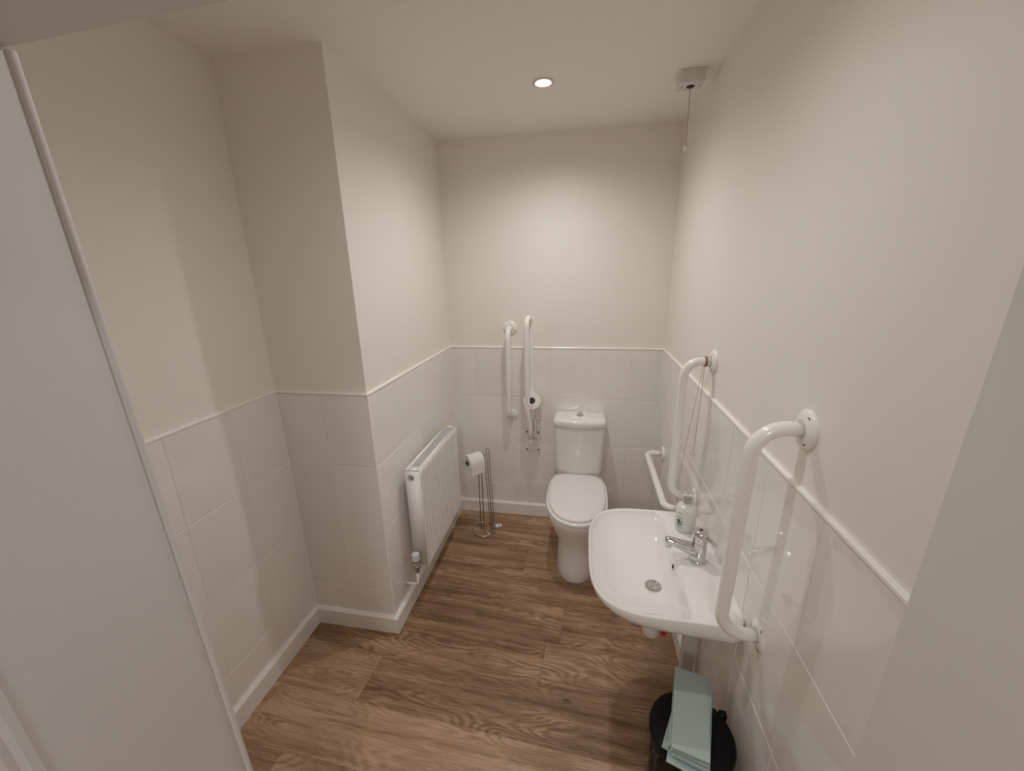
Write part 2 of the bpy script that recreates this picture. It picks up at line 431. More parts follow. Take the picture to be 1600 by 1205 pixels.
ylo = .46
tiled(w_right, (XR, YB, 0), (0, -1, 0), (-1, 0, 0), YB - ylo, [YB - y for y in (2.308, 2.055, 1.802, 1.549, 1.300, 1.046, .790, .537)])
tiled(w_back, (XI, YB, 0), (1, 0, 0), (0, -1, 0), XR - XI, [x - XI for x in (-.716, -.462, -.208, .044, .298)])
tiled(w_inner, (XI, YCF, 0), (0, 1, 0), (1, 0, 0), YB - YCF, [y - YCF for y in (1.70, 1.953, 2.206, 2.459)])
tiled(w_ret, (XL, YCF, 0), (1, 0, 0), (0, -1, 0), XI - XL, [-1.105 - XL])
tiled(w_left, (XL, ylo, 0), (0, 1, 0), (1, 0, 0), YCF - ylo, [y - ylo for y in (.705, .958, 1.213)])
trim_strip(w_right, [(XR, ylo, -1, 0), (XR, YB, -1, -1)])
trim_strip(w_back, [(XI, YB, 1, -1), (XR, YB, -1, -1)])
trim_strip(w_inner, [(XI, YCF, 1, -1), (XI, YB, 1, -1)])
trim_strip(w_ret, [(XL, YCF, 1, -1), (XI, YCF, 1, -1)])
trim_strip(w_left, [(XL, ylo, 1, 0), (XL, YCF, 1, -1)])
bm = bmesh.new(); lathe(bm, [(0, ZS), (.0045, ZS), (.0045, ZD - .008), (0, ZD - .008)], 16, Matrix.Translation((XI - .0015, YCF + .0015, 0)))
obj('corner_trim', bm, TRIM, w_inner, auto=40)
for (sx_, sy_), w_ in (((XI, YB), w_back), ((XL, YCF), w_ret), ((XR, YB), w_right)):
    bm = bmesh.new(); lathe(bm, [(0, ZS), (.0032, ZS), (.0032, ZD - .008), (0, ZD - .008)], 12, Matrix.Translation((sx_, sy_, 0)))
    obj('corner_sealant', bm, TRIM, w_, auto=60)
skirting('baseboard_right', [(XR, ylo, -1, 0), (XR, YB, -1, -1)], 'white skirting under the right wall')
skirting('baseboard_back', [(XI, YB, 1, -1), (XR, YB, -1, -1)], 'white skirting behind the toilet')
skirting('baseboard_inner', [(XI, YCF, 1, -1), (XI, YB, 1, -1)], 'white skirting under the radiator')
skirting('baseboard_return', [(XL, YCF, 1, -1), (XI, YCF, 1, -1)], 'short white skirting around the boxed-in corner')
skirting('baseboard_left', [(XL, ylo, 1, 0), (XL, YCF, 1, -1)], 'white skirting under the left wall')

# front wall (doorway side): left block, right block and head over the passage
def wedge(name, x0, x1, yb, z0, z1, mat, label):
    bm = bmesh.new()
    loft(bm, [[(x0, yb, z0), (x1, yb, z0), (x1, yf(z0), z0), (x0, yf(z0), z0)], [(x0, yb, z1), (x1, yb, z1), (x1, yf(z1), z1), (x0, yf(z1), z1)]])
    return struct(obj(name, bm, mat), label)
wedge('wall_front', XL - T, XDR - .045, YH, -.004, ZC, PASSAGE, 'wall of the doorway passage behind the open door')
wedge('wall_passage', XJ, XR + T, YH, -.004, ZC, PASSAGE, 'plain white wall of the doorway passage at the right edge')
bm = bmesh.new(); hx0, hx1 = XDR - .045, XJ
hy = lambda x: .4245 - .0495 * (x + .65)
loft(bm, [[(hx0, YH, z), (hx1, YH, z), (hx1, hy(hx1), z), (hx0, hy(hx0), z)] for z in (1.98, ZC)])
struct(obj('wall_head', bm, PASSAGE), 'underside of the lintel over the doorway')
# hall beyond the doorway (behind the photographer)
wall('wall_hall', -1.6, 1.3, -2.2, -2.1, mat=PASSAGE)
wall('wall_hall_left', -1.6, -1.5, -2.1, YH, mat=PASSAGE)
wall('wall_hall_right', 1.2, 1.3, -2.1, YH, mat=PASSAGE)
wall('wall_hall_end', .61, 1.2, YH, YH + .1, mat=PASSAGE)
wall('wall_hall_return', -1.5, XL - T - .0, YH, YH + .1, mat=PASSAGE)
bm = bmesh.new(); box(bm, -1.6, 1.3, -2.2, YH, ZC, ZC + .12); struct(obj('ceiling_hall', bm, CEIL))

# door leaf standing open along the left side of the passage
def door_leaf():
    bm = bmesh.new(); x0, x1 = XDR - .044, XDR
    box(bm, x0, x1, -.318, YF - .0005, .008, 1.978)
    es = [e for e in bm.edges if abs(e.verts[0].co.z - e.verts[1].co.z) > 1]
    bmesh.ops.bevel(bm, geom=es, offset=.0095, segments=2, affect='EDGES', profile=.5)
    # shear to the slight lean of the frame
    for v in bm.verts: v.co.y += .022 * (1.98 - v.co.z) * ((v.co.y + .318) / .76)
    # recessed panels on the room-facing side
    return bm
door = struct(obj('door_1', door_leaf(), DOORM, auto=35), 'open white panelled door with woodgrain finish')
def lean(z): return YF - .0005 + .022 * (1.98 - z)
bm = bmesh.new(); tube(bm, [(XDR - .001, lean(.01) - .0055, .01), (XDR - .001, lean(1.977) - .0055, 1.977)], .0055, 14)
obj('edge_bead', bm, DOORM, door, auto=60)
def moulding(y0, y1, z0, z1):
    # raised ogee frame round a panel: bead proud, groove behind it
    bm = bmesh.new(); pr = [(0, 0), (.004, .004), (.0045, .010), (.001, .016), (.003, .024), (0, .030)]
    rings = []
    for h, d in pr:
        rings.append([(XDR + h, y + s, z) for y, s, z in ((y0 + d, 0, z0 + d), (y1 - d, .022 * (1.98 - z0), z0 + d), (y1 - d, .022 * (1.98 - z1), z1 - d), (y0 + d, 0, z1 - d))])
    loft(bm, rings, False, False); return bm
for z0, z1 in ((1.06, 1.50), (.20, .90)):
    obj('panel_moulding', moulding(-.20, .215, z0, z1), DOORM, door, auto=25)

# ------------------------------------------------------------------ lights' bodies
def downlight(loc, label):
    t = thing('ceiling_downlight', label, 'ceiling light', (loc[0], loc[1], ZC))
    bm = bmesh.new(); lathe(bm, [(.030, .006), (.030, -.003), (.036, -.006), (.043, -.004), (.044, .0), (.040, .004), (.030, .006)], 40)
    obj('bezel', bm, WHITEP, t, smooth=True)
    bm = bmesh.new(); lathe(bm, [(0, -.004), (.018, -.0035), (.0285, .001), (.0285, .004), (0, .004)], 32)
    obj('bulb', bm, LAMP, t, smooth=True)
downlight(SPOT1, 'small round recessed ceiling downlight, switched on')
downlight(SPOT2, 'second recessed downlight nearer the doorway, above the frame')

# ------------------------------------------------------------------ grab rails
def flange(t, loc, nrm, up=(0, 0, 1), R=.045, rot=0):
    bm = bmesh.new(); M_ = frame(loc, nrm, up)
    lathe(bm, [(0, 0), (R, 0), (R, .004), (R * .94, .008), (R * .7, .012), (.021, .0135), (.021, .012), (0, .012)], 36, M_)
    f = obj('wall_flange', bm, RAILW, t, auto=50)
    for k in range(3):
        a = rot + 2 * PI * k / 3
        bm = bmesh.new(); p = M_ @ Vector((.031 * math.cos(a), .031 * math.sin(a), .0095))
        lathe(bm, [(0, .0016), (.0062, .0014), (.0072, 0), (.0072, -.003), (0, -.003)], 12, frame(p, nrm, up)); obj('screw', bm, SCREW, f)
def grab_rail(name, label, p0, p1, nrm, out=.078, r=.0172, fil=.062, rot=0, grp='white grab rails'):
    p0, p1, n = Vector(p0), Vector(p1), Vector(nrm)
    t = thing(name, label, 'grab rail', p1 if p1.z < p0.z else p0, grp)
    inv = Matrix.Translation(-t.location)
    path = fillet([p0 + n * .010, p0 + n * out, p1 + n * out, p1 + n * .010], fil, 12)
    bm = bmesh.new(); tube(bm, [inv @ q for q in path], r, 20); obj('rail', bm, RAILW, t, smooth=True)
    flange(t, inv @ p0, n, rot=rot); flange(t, inv @ p1, n, rot=rot)
    return t
grab_rail('grab_rail', 'large white vertical grab rail on the right wall beside the near side of the basin', (XR + T, .920, 1.378), (XR + T, .945, .768), (-1, 0, 0), out=.106, fil=.07, rot=-.52)
grab_rail('grab_rail', 'white vertical grab rail beyond the basin with red cord tied to its upper end', (XR + T, 1.600, 1.378), (XR + T, 1.625, .775), (-1, 0, 0), out=.104, rot=-.52)
grab_rail('grab_rail', 'low horizontal white grab rail between toilet and basin on the right wall', (XR, 2.286, .662), (XR, 1.70, .662), (-1, 0, 0), out=.094, fil=.045, rot=.9)
grab_rail('grab_rail', 'white vertical grab rail on the end wall, left of the hinged rail', (-.472, YB + T, 1.372), (-.472, YB + T, .775), (0, -1, 0), out=.094, rot=0)

# hinged drop-down rail, folded up
HX, HY = -.328, YB
t = thing('hinged_support_rail', 'white hinged drop-down support rail folded up against the end wall', 'support rail', (HX, HY, .50), 'white grab rails')
tl = Vector(t.location)
fr = fillet([(HX - .002, HY - .10, .640), (HX - .002, HY - .112, .73), (HX - .014, HY - .14, .86), (HX - .016, HY - .145, 1.447), (HX - .004, HY - .045, 1.447), (HX + .004, HY - .040, .86), (HX + .004, HY - .070, .70)], [.06, .06, .049, .049, .05], 10)
bm = bmesh.new(); tube(bm, [p - tl for p in fr], .0165, 18); obj('folding_arm', bm, RAILW, t, smooth=True)
bm = bmesh.new(); tube(bm, [Vector((HX - .002, HY - .099, .648)) - tl, Vector((HX - .002, HY - .096, .612)) - tl], .0185, 20); obj('end_cap', bm, WHITEP, t, auto=50)
bm = bmesh.new()
box(bm, -.054, .054, -.004, 0, .008, .042, .001)
box(bm, -.054, -.026, -.004, 0, .145, .275, .001); box(bm, .026, .054, -.004, 0, .145, .275, .001)
box(bm, -.030, .030, -.003, 0, .04, .27, .001)
obj('wall_bracket', bm, RAILW, t, auto=30)
bm = bmesh.new(); box(bm, .024, .029, -.10, 0, .130, .275, .0015); obj('hinge_plate', bm, RAILW, t, auto=30)
bm = bmesh.new(); box(bm, .024, .054, -.045, -.004, .268, .273, .001); obj('hinge_tab', bm, RAILW, t, auto=30)
bm = bmesh.new(); tube(bm, [(-.012, -.094, .150), (.035, -.094, .150)], .006, 12); obj('hinge_pin', bm, SCREW, t)
for sx, sz in ((-.04, .025), (.04, .025), (-.04, .155), (.04, .155), (-.04, .258), (.04, .258)):
    bm = bmesh.new(); lathe(bm, [(0, .002), (.0065, .0015), (.0065, 0)], 12, frame((sx, -.0042, sz), (0, -1, 0))); obj('screw', bm, SCREW, t)
# toilet roll holder on the folded rail
bm = bmesh.new(); tube(bm, fillet([(-.018, -.142, .40), (.020, -.175, .405), (.020, -.04, .405)], .012), .0035, 8)
obj('roll_holder', bm, RAILW, t, smooth=True)
def toilet_roll(label, M_, R=.054, ln=.10, hang=False, grp='toilet rolls'):
    """axis = local z"""
    t = thing('toilet_roll', label, 'toilet roll', M_.translation, grp)
    t.matrix_world = M_
    bm = bmesh.new(); h = ln / 2
    lathe(bm, [(.021, -h), (R - .003, -h), (R, -h + .003), (R, h - .003), (R - .003, h), (.021, h), (.021, -h)], 40)
    obj('tissue', bm, PAPER, t, auto=40)
    bm = bmesh.new(); lathe(bm, [(.0195, -h - .0004), (.021, -h - .0004), (.021, h + .0004), (.0195, h + .0004), (.0195, -h - .0004)], 32); obj('core', bm, CARD, t, auto=40)
    return t
toilet_roll('white toilet roll on the folded support rail, its open end facing out', frame((HX + .012, HY - .092, .91), (.05, -1, .35)), R=.056, ln=.10)

# ------------------------------------------------------------------ radiator
RX0, RX1, RY0, RY1, RZ0, RZ1 = -.846, -.768, 1.638, 2.222, .245, .803
t = thing('radiator', 'white ribbed panel radiator with top grille on the tiled side wall', 'radiator', (RX0, (RY0 + RY1) / 2, RZ0))
tl = Vector(t.location)
def ribbed(xf, xb, y0, y1, z0, z1, sgn=1):
    bm = bmesh.new(); ny, nz = 0, 0
    nrib = 16; pitch = (y1 - y0 - .06) / nrib
    prof = []
    prof.append((y0, 0)); yy = y0 + .030
    for i in range(nrib):
        for f, h in ((0, 0), (.34, 0), (.44, 1), (.58, 1), (.68, 0)): prof.append((yy + pitch * f, h))
        yy += pitch
    prof += [(yy, 0), (y1, 0)]
    zl = [(z0, 0), (z0 + .036, 0), (z0 + .044, 1), (z1 - .040, 1), (z1 - .030, 0), (z1 - .004, 0), (z1, -.6)]
    grid = [[bm.verts.new((xf - .0045 * h * a - (.0 if a >= 0 else .004), y, z)) for y, h in prof] for z, a in zl]
    for z, a in ():
        pass
    for r in range(len(grid) - 1):
        for c in range(len(prof) - 1):
            bm.faces.new((grid[r][c], grid[r][c + 1], grid[r + 1][c + 1], grid[r + 1][c]))
    # rim and back
    bk = [[bm.verts.new((xb, y, z)) for y in (y0, y1)] for z in (z0, z1)]
    bot = grid[0]; top = grid[-1]
    bm.faces.new([bk[0][0], bk[0][1]] + list(reversed(bot))); bm.faces.new(top + [bk[1][1], bk[1][0]])
    bm.faces.new([g[0] for g in grid] + [bk[1][0], bk[0][0]]); bm.faces.new([g[-1] for g in reversed(grid)] + [bk[0][1], bk[1][1]])
    bm.faces.new((bk[0][0], bk[1][0], bk[1][1], bk[0][1]))
    return bm
bm = ribbed(RX1, RX1 - .012, RY0 + .002, RY1 - .002, RZ0, RZ1 - .004); bmesh.ops.translate(bm, vec=-tl, verts=bm.verts)
obj('front_panel', bm, RADW, t, auto=50)
bm = bmesh.new(); box(bm, RX0, RX0 + .014, RY0 + .01, RY1 - .01, RZ0, RZ1 - .008, .003); bmesh.ops.translate(bm, vec=-tl, verts=bm.verts)
obj('back_panel', bm, RADW, t, auto=40)
bm = bmesh.new()
for i in range(24):
    y = RY0 + .03 + i * (RY1 - RY0 - .06) / 23
    box(bm, RX0 + .016, RX1 - .016, y - .0006, y + .0006, RZ0 + .03, RZ1 - .03)
bmesh.ops.translate(bm, vec=-tl, verts=bm.verts); tag(obj('convector_fins', bm, RADG, t), kind='stuff')
for ya, yb_ in ((RY0, RY0 + .0025), (RY1 - .0025, RY1)):
    bm = bmesh.new(); box(bm, RX0, RX1 - .001, ya, yb_, RZ0 + .004, RZ1 - .0065); bmesh.ops.translate(bm, vec=-tl, verts=bm.verts); obj('side_cover', bm, RADW, t, auto=40)
bm = bmesh.new()
xa, xb = RX0 + .002, RX1 - .003
box(bm, xa, xa + .014, RY0 - .0004, RY1 + .0004, RZ1 - .006, RZ1 + .001); box(bm, xb - .014, xb, RY0 - .0004, RY1 + .0004, RZ1 - .006, RZ1 + .001)
box(bm, xa + .014, xb - .014, RY0, RY0 + .032, RZ1 - .006, RZ1 + .0008); box(bm, xa + .014, xb - .014, RY1 - .02, RY1, RZ1 - .006, RZ1 + .0008)
bmesh.ops.translate(bm, vec=-tl, verts=bm.verts); grf = obj('top_grille', bm, RADW, t, auto=40)
bm = bmesh.new()
y = RY0 + .034
while y < RY1 - .022:
    box(bm, xa + .014, xb - .014, y, y + .0052, RZ1 - .006, RZ1 - .0015); y += .0075
bmesh.ops.translate(bm, vec=-tl, verts=bm.verts); tag(obj('grille_slats', bm, RADG, grf), kind='stuff')
bm = bmesh.new(); lathe(bm, [(0, 0), (.016, 0), (.0165, .004), (.013, .007), (.008, .0072), (.008, .005), (.0045, .005), (.0045, .011), (0, .011)], 24, frame(Vector((RX0 + .030, RY0, RZ1 - .040)) - tl, (0, -1, 0)))
obj('bleed_plug', bm, CHROME, t, auto=40)
bm = bmesh.new(); lathe(bm, [(.010, .0), (.0165, .0), (.0165, .003), (.010, .003)], 24, frame(Vector((RX0 + .030, RY0 - .001, RZ1 - .040)) - tl, (0, -1, 0))); obj('plug_ring', bm, WHITEP, t, auto=40)
# wall brackets
for y in (RY0 + .12, RY1 - .12):
    bm = bmesh.new(); box(bm, XI, RX0 + .002, y - .015, y + .015, RZ0 + .06, RZ1 - .06, .002); bmesh.ops.translate(bm, vec=-tl, verts=bm.verts); obj('bracket', bm, RADG, t, auto=40)
# thermostatic valve
vy = RY0 - .038; vx = RX0 + .030; vz = RZ0 + .022
bm = bmesh.new(); tube(bm, [Vector((vx, RY0 + .004, vz)) - tl, Vector((vx, vy + .008, vz)) - tl], .010, 16); v = obj('valve', bm, CHROME, t, auto=40)
bm = bmesh.new(); lathe(bm, [(0, -.030), (.012, -.030), (.0125, -.012), (.015, -.010), (.015, .006), (.011, .010), (.011, .022), (0, .022)], 24, Matrix.Translation(Vector((vx, vy, vz)) - tl)); obj('valve_body', bm, SATIN, v, auto=40)
bm = bmesh.new(); lathe(bm, [(0, .022), (.0165, .022), (.018, .026), (.0205, .032), (.0205, .070), (.0185, .080), (.012, .083), (0, .083)], 28, Matrix.Translation(Vector((vx, vy, vz)) - tl)); obj('thermostat_head', bm, VALVE, v, auto=40)
bm = bmesh.new(); lathe(bm, [(.0206, .036), (.0212, .0365), (.0212, .042), (.0206, .0425)], 28, Matrix.Translation(Vector((vx, vy, vz)) - tl)); obj('index_ring', bm, DARK, v, auto=40)
bm = bmesh.new(); tube(bm, [Vector(p) - tl for p in fillet([(vx, vy, vz - .028), (vx, vy, .16), (XI, vy, .16)], .02)], .0075, 14); obj('pipe', bm, SKIRT, t, smooth=True)

# ------------------------------------------------------------------ toilet
TX = -.012
t = thing('toilet', 'white close-coupled toilet with closed seat lid against the end wall', 'toilet', (TX, 2.2, 0))
tl = Vector(t.location)
def oval(cy, wd, yfnt, yback, z, n=56, pf=2.2, pb=3.6, cx=0.0):
    """D-ish outline: centre cy (widest), half width wd, front toward -y"""
    out = []
    for k in range(n):
        a = 2 * PI * k / n; c, s = math.cos(a), math.sin(a)
        p = pf if s < 0 else pb
        L_ = (cy - yfnt) if s < 0 else (yback - cy)
        rr = (abs(c) ** p + abs(s) ** p) ** (-1 / p)
        out.append((cx + wd * c * rr, cy + L_ * s * rr - 2.2, z))
    return out
rings = [oval(2.10, .112, 1.905, 2.49, 0), oval(2.10, .114, 1.900, 2.49, .012), oval(2.10, .111, 1.905, 2.49, .06), oval(2.10, .108, 1.912, 2.49, .13),
         oval(2.10, .108, 1.915, 2.49, .19), oval(2.10, .118, 1.905, 2.49, .235), oval(2.10, .138, 1.890, 2.49, .28), oval(2.10, .160, 1.875, 2.49, .325),
         oval(2.10, .174, 1.856, 2.50, .365), oval(2.10, .180, 1.848, 2.50, .395), oval(2.10, .178, 1.850, 2.50, .404), oval(2.10, .165, 1.870, 2.49, .407)]
bm = bmesh.new(); loft(bm, rings); obj('pan', bm, CERTC, t, auto=60)
def slab(o_args, z0, z1, rnd_, mat, name, dome=0):
    cy, wd, yfn, ybk = o_args; rings = []
    zs_ = [z0, z0 + .001, z1 - rnd_, z1 - rnd_ * .4, z1 - rnd_ * .1, z1]
    ins = [.003, 0, 0, rnd_ * .25, rnd_ * .7, rnd_ * 1.6]
    for z, i in zip(zs_, ins): rings.append(oval(cy, wd - i, yfn + i, ybk - i, z, pb=5))
    if dome:
        rings.append(oval(cy, wd * .6, yfn + (cy - yfn) * .4, ybk - (ybk - cy) * .35, z1 + dome * .75, pb=5)); rings.append(oval(cy, wd * .2, yfn + (cy - yfn) * .8, ybk - (ybk - cy) * .8, z1 + dome, pb=3))
    bm = bmesh.new(); loft(bm, rings); return obj(name, bm, mat, t, auto=60)
slab((2.12, .180, 1.845, 2.375), .4095, .427, .006, SEATP, 'seat')
slab((2.12, .167, 1.862, 2.372), .4295, .445, .010, SEATP, 'lid', dome=.006)
for sx in (-.075, .075):
    bm = bmesh.new(); tube(bm, [(sx - .02, 2.382 - 2.2, .424), (sx + .02, 2.382 - 2.2, .424)], .008, 14); obj('hinge', bm, SEATP, t, auto=50)
def rrect(x0, x1, y0, y1, r, z, n=8, bow=0.0):
    out = []
    for cx, cy, a0 in ((x1 - r, y1 - r, 0), (x0 + r, y1 - r, PI / 2), (x0 + r, y0 + r, PI), (x1 - r, y0 + r, 1.5 * PI)):
        for k in range(n + 1):
            a = a0 + PI / 2 * k / n; out.append((cx + r * math.cos(a), cy + r * math.sin(a), z))
    if bow:
        # bowed front: add middle points handled by displacement
        mid = []
        for i, p in enumerate(out):
            mid.append(p)
            if i == 3 * (n + 1) - 1:
                for q in range(1, 8):
                    f = q / 8; mid.append((x0 + r + (x1 - x0 - 2 * r) * f, y0 - bow * math.sin(PI * f), z))
        out = mid
    return out
cb = []
for z, w2, y0 in ((.410, .125, 2.40), (.425, .140, 2.388), (.46, .148, 2.377), (.47, .150, 2.374), (.62, .156, 2.372), (.762, .161, 2.368)):
    cb.append(rrect(-w2, w2, y0 - 2.2, .332, .030, z, bow=.014))
bm = bmesh.new(); loft(bm, cb); cis = obj('cistern', bm, CERTC, t, auto=60)
cl = []
for z, i in ((.762, .012), (.7695, .012), (.7698, .003), (.773, 0), (.800, 0), (.808, .002), (.814, .007), (.8175, .016), (.819, .04)):
    cl.append(rrect(-.166 + i, .166 - i, 2.363 + i - 2.2, .335 - i * .3, .034, z, bow=.016))
bm = bmesh.new(); loft(bm, cl); lid = obj('cistern_lid', bm, CERAM, t, auto=60)
bm = bmesh.new(); lathe(bm, [(0, .817), (.023, .817), (.024, .821), (.019, .825), (.0185, .829), (.0, .830)], 32, Matrix.Translation((.004, .262, 0))); obj('flush_button', bm, CHROME, t, auto=40)
bm = bmesh.new(); lathe(bm, [(0, .828), (.011, .828), (.0115, .837), (.0105, .840), (0, .841)], 24, Matrix.Translation((.004, .262, 0))); obj('flush_plunger', bm, CHROME, t, auto=40)
bm = bmesh.new(); lathe(bm, [(0, 0), (.008, 0), (.008, .008), (.005, .011), (0, .011)], 16, frame((-.088, 2.03 - 2.2, .21), (-1, -.2, 0))); obj('fixing_cap', bm, SEATP, t, auto=50)
bm = bmesh.new(); tube(bm, fillet([(-.185, .333, .26), (-.185, .28, .26), (-.165, .28, .30), (-.15, .25, .42)], .01), .006, 10); obj('inlet_pipe', bm, CHROME, t, smooth=True)

# ------------------------------------------------------------------ basin
BX = XR; BY = 1.28; RZ = .735
basin = thing('wash_basin', 'white wall-hung ceramic wash basin with rounded front on the right wall', 'basin', (BX, BY, RZ))
def poly_outline(pts, n=96, c=(-.24, 0)):
    """resample closed polyline by angle about c (local x = toward wall is 0, front negative)"""
    out = []
    P = [Vector(p) for p in pts]; c = Vector(c)
    for k in range(n):
        a = 2 * PI * k / n; d = Vector((math.cos(a), math.sin(a))); best = None
        for i in range(len(P)):
            p, q = P[i] - c, P[(i + 1) % len(P)] - c; e = q - p
            den = d.x * e.y - d.y * e.x
            if abs(den) < 1e-9: continue
            tt = (p.x * e.y - p.y * e.x) / den; s = (p.x * d.y - p.y * d.x) / den
            if tt > 0 and -1e-6 <= s <= 1 + 1e-6 and (best is None or tt > best): best = tt
        out.append(c + d * best)
    return out
def rr2(pts, rad, n=10):
    """rounded polygon 2-D"""
    out = []
    m_ = len(pts)
    for i in range(m_):
        a, b, c = Vector(pts[i - 1]), Vector(pts[i]), Vector(pts[(i + 1) % m_])
        u, v = (a - b).normalized(), (c - b).normalized(); ang = u.angle(v); r = rad[i]
        if r < .001: out.append(b); continue
        d = r / math.tan(ang / 2); cen = b + (u + v).normalized() * (r / math.sin(ang / 2))
        a0 = math.atan2(*(b + u * d - cen).yx); a1 = math.atan2(*(b + v * d - cen).yx)
        da = (a1 - a0 + PI) % (2 * PI) - PI
        for k in range(n + 1): out.append(cen + Vector((math.cos(a0 + da * k / n), math.sin(a0 + da * k / n))) * r)
    return out
# outline in local coords: y toward far end positive
def sup(x0, xf, y0, y1, p, n=160, xs=0, pb=None):
    """superellipse-like outline: x0 = wall side, xf = front, widest line nearer the wall"""
    xc = xs; out = []
    for k in range(n):
        a = 2 * PI * k / n; c, s_ = math.cos(a), math.sin(a)
        if c < 0: q = p; lx = xc - xf
        else: q = pb or 9; lx = x0 - xc
        ly = y1 if s_ > 0 else -y0
        rr = (abs(c) ** q + abs(s_) ** q) ** (-1 / q)
        out.append((xc + lx * c * rr, ly * s_ * rr))
    return out
OUT = sup(0, -.446, -.286, .286, 3.6, xs=-.17, pb=16)
NB = 120
outer = poly_outline(OUT, NB)
BOWL = sup(-.140, -.436, -.270, .270, 3.5, xs=-.19, pb=7)
bowl = poly_outline(BOWL, NB)
DR = Vector((-.216, -.046))       # drain
def mixp(A, B, f): return [a.lerp(b, f) for a, b in zip(A, B)]
def ringz(P, z): return [(p.x, p.y, z(p) if callable(z) else z) for p in P]
cdr = [DR + Vector((math.cos(2 * PI * k / NB), math.sin(2 * PI * k / NB))) * .024 for k in range(NB)]
def side(p): return min(1, max(0, (-p.x) / .447))
under = [Vector((p.x * .55 - .0, p.y * .62)) for p in outer]
und2 = [Vector((p.x * .30, p.y * .4)) for p in outer]
def zrim(p): return 0.0
rings = [
    ringz(und2, lambda p: -.150), ringz(under, lambda p: -.135),
    ringz([Vector((p.x * .82, p.y * .86)) for p in outer], lambda p: -.092 + .008 * side(p)),
    ringz([Vector((p.x * .95, p.y * .955)) for p in outer], lambda p: -.074 + .030 * side(p)),
    ringz([Vector((p.x * .992, p.y * .990)) for p in outer], lambda p: -.058 + .036 * side(p)),
    ringz(outer, lambda p: -.038 + .027 * side(p)),
    ringz(outer, lambda p: -.006), ringz([Vector((p.x * .9975, p.y * .996)) for p in outer], lambda p: -.0015),
    ringz([Vector((p.x * .992, p.y * .990)) for p in outer], 0.0),
]
# ledge: flat deck dips slightly; bowl
def deck(p): return -.0005 - .006 * max(0, 1 - abs(p.x + .08) / .08) * min(1, abs(p.y) / .1)
rings += [ringz(mixp(outer, bowl, .45), lambda p: -.002), ringz(mixp(outer, bowl, .9), lambda p: -.004),
          ringz(bowl, lambda p: -.009), ringz(mixp(bowl, cdr, .05), lambda p: -.022), ringz(mixp(bowl, cdr, .14), lambda p: -.042), ringz(mixp(bowl, cdr, .28), lambda p: -.064),
          ringz(mixp(bowl, cdr, .45), lambda p: -.080), ringz(mixp(bowl, cdr, .65), lambda p: -.091), ringz(mixp(bowl, cdr, .85), lambda p: -.097), ringz(cdr, lambda p: -.101)]
bm = bmesh.new(); loft(bm, rings, True, True); obj('bowl', bm, CERAM, basin, auto=75)
bm = bmesh.new(); lathe(bm, [(0, -.003), (.012, -.002), (.019, -.001), (.0205, .0005), (.0275, .0025), (.029, .0018), (.0295, -.001)], 36, Matrix.Translation((DR.x, DR.y, -.099))); dr = obj('waste_ring', bm, CHROME, basin, auto=50)
bm = bmesh.new()
lathe(bm, [(0, .0042), (.004, .0040), (.005, .0022), (.009, .0022), (.010, .0038), (.0135, .0034), (.0145, .0018), (.0185, .0018), (.0195, .0008), (.0195, -.001)], 28, Matrix.Translation((DR.x, DR.y, -.099)))
obj('waste_plug', bm, CHROME, dr, auto=40)
bm = bmesh.new(); lathe(bm, [(0, 0.001), (.0085, .001), (.0085, .003), (.0120, .003), (.0124, -.004)], 20, frame((-.1445, -.012, -.036), (-1, 0, .35))); ov = obj('overflow', bm, CHROME, basin, auto=40)
bm = bmesh.new(); lathe(bm, [(0, .0018), (.0083, .0018), (.0083, .0005)], 16, frame((-.1445, -.012, -.036), (-1, 0, .35))); obj('overflow_hole', bm, DARK, ov)

# waste trap below (hangs from the bowl: its own fitting)
trap = thing('basin_trap', 'white plastic bottle trap with red tag under the basin', 'waste trap', (BX + DR.x, BY + DR.y - .028, RZ - .15))
bm = bmesh.new(); lathe(bm, [(0, .004), (.016, .004), (.016, -.01), (.026, -.012), (.026, -.03), (.020, -.035), (.020, -.05), (.030, -.055), (.031, -.115), (.024, -.13), (0, -.132)], 32); obj('trap_body', bm, WHITEP, trap, auto=40)
bm = bmesh.new(); tube(bm, fillet([(.02, 0, -.075), (.12, .01, -.075), (-DR.x - .028, .03, -.075)], .02), .016, 18); obj('outlet_pipe', bm, WHITEP, trap, smooth=True)
bm = bmesh.new(); box(bm, .026, .046, -.034, -.028, -.100, -.078, .002); obj('red_tag', bm, RED, trap)
tag(trap.children[-1], 'small red tag')

# trunking behind
bm = bmesh.new(); box(bm, -.019, .024, -.024, .024, 0, .60, .003)
tr = obj('pipe_trunking', bm, GREYP, auto=40); tr.location = (XR - .0425, 1.335, 0)
tag(tr, 'pale grey square pipe trunking rising from floor to basin underside', 'trunking')

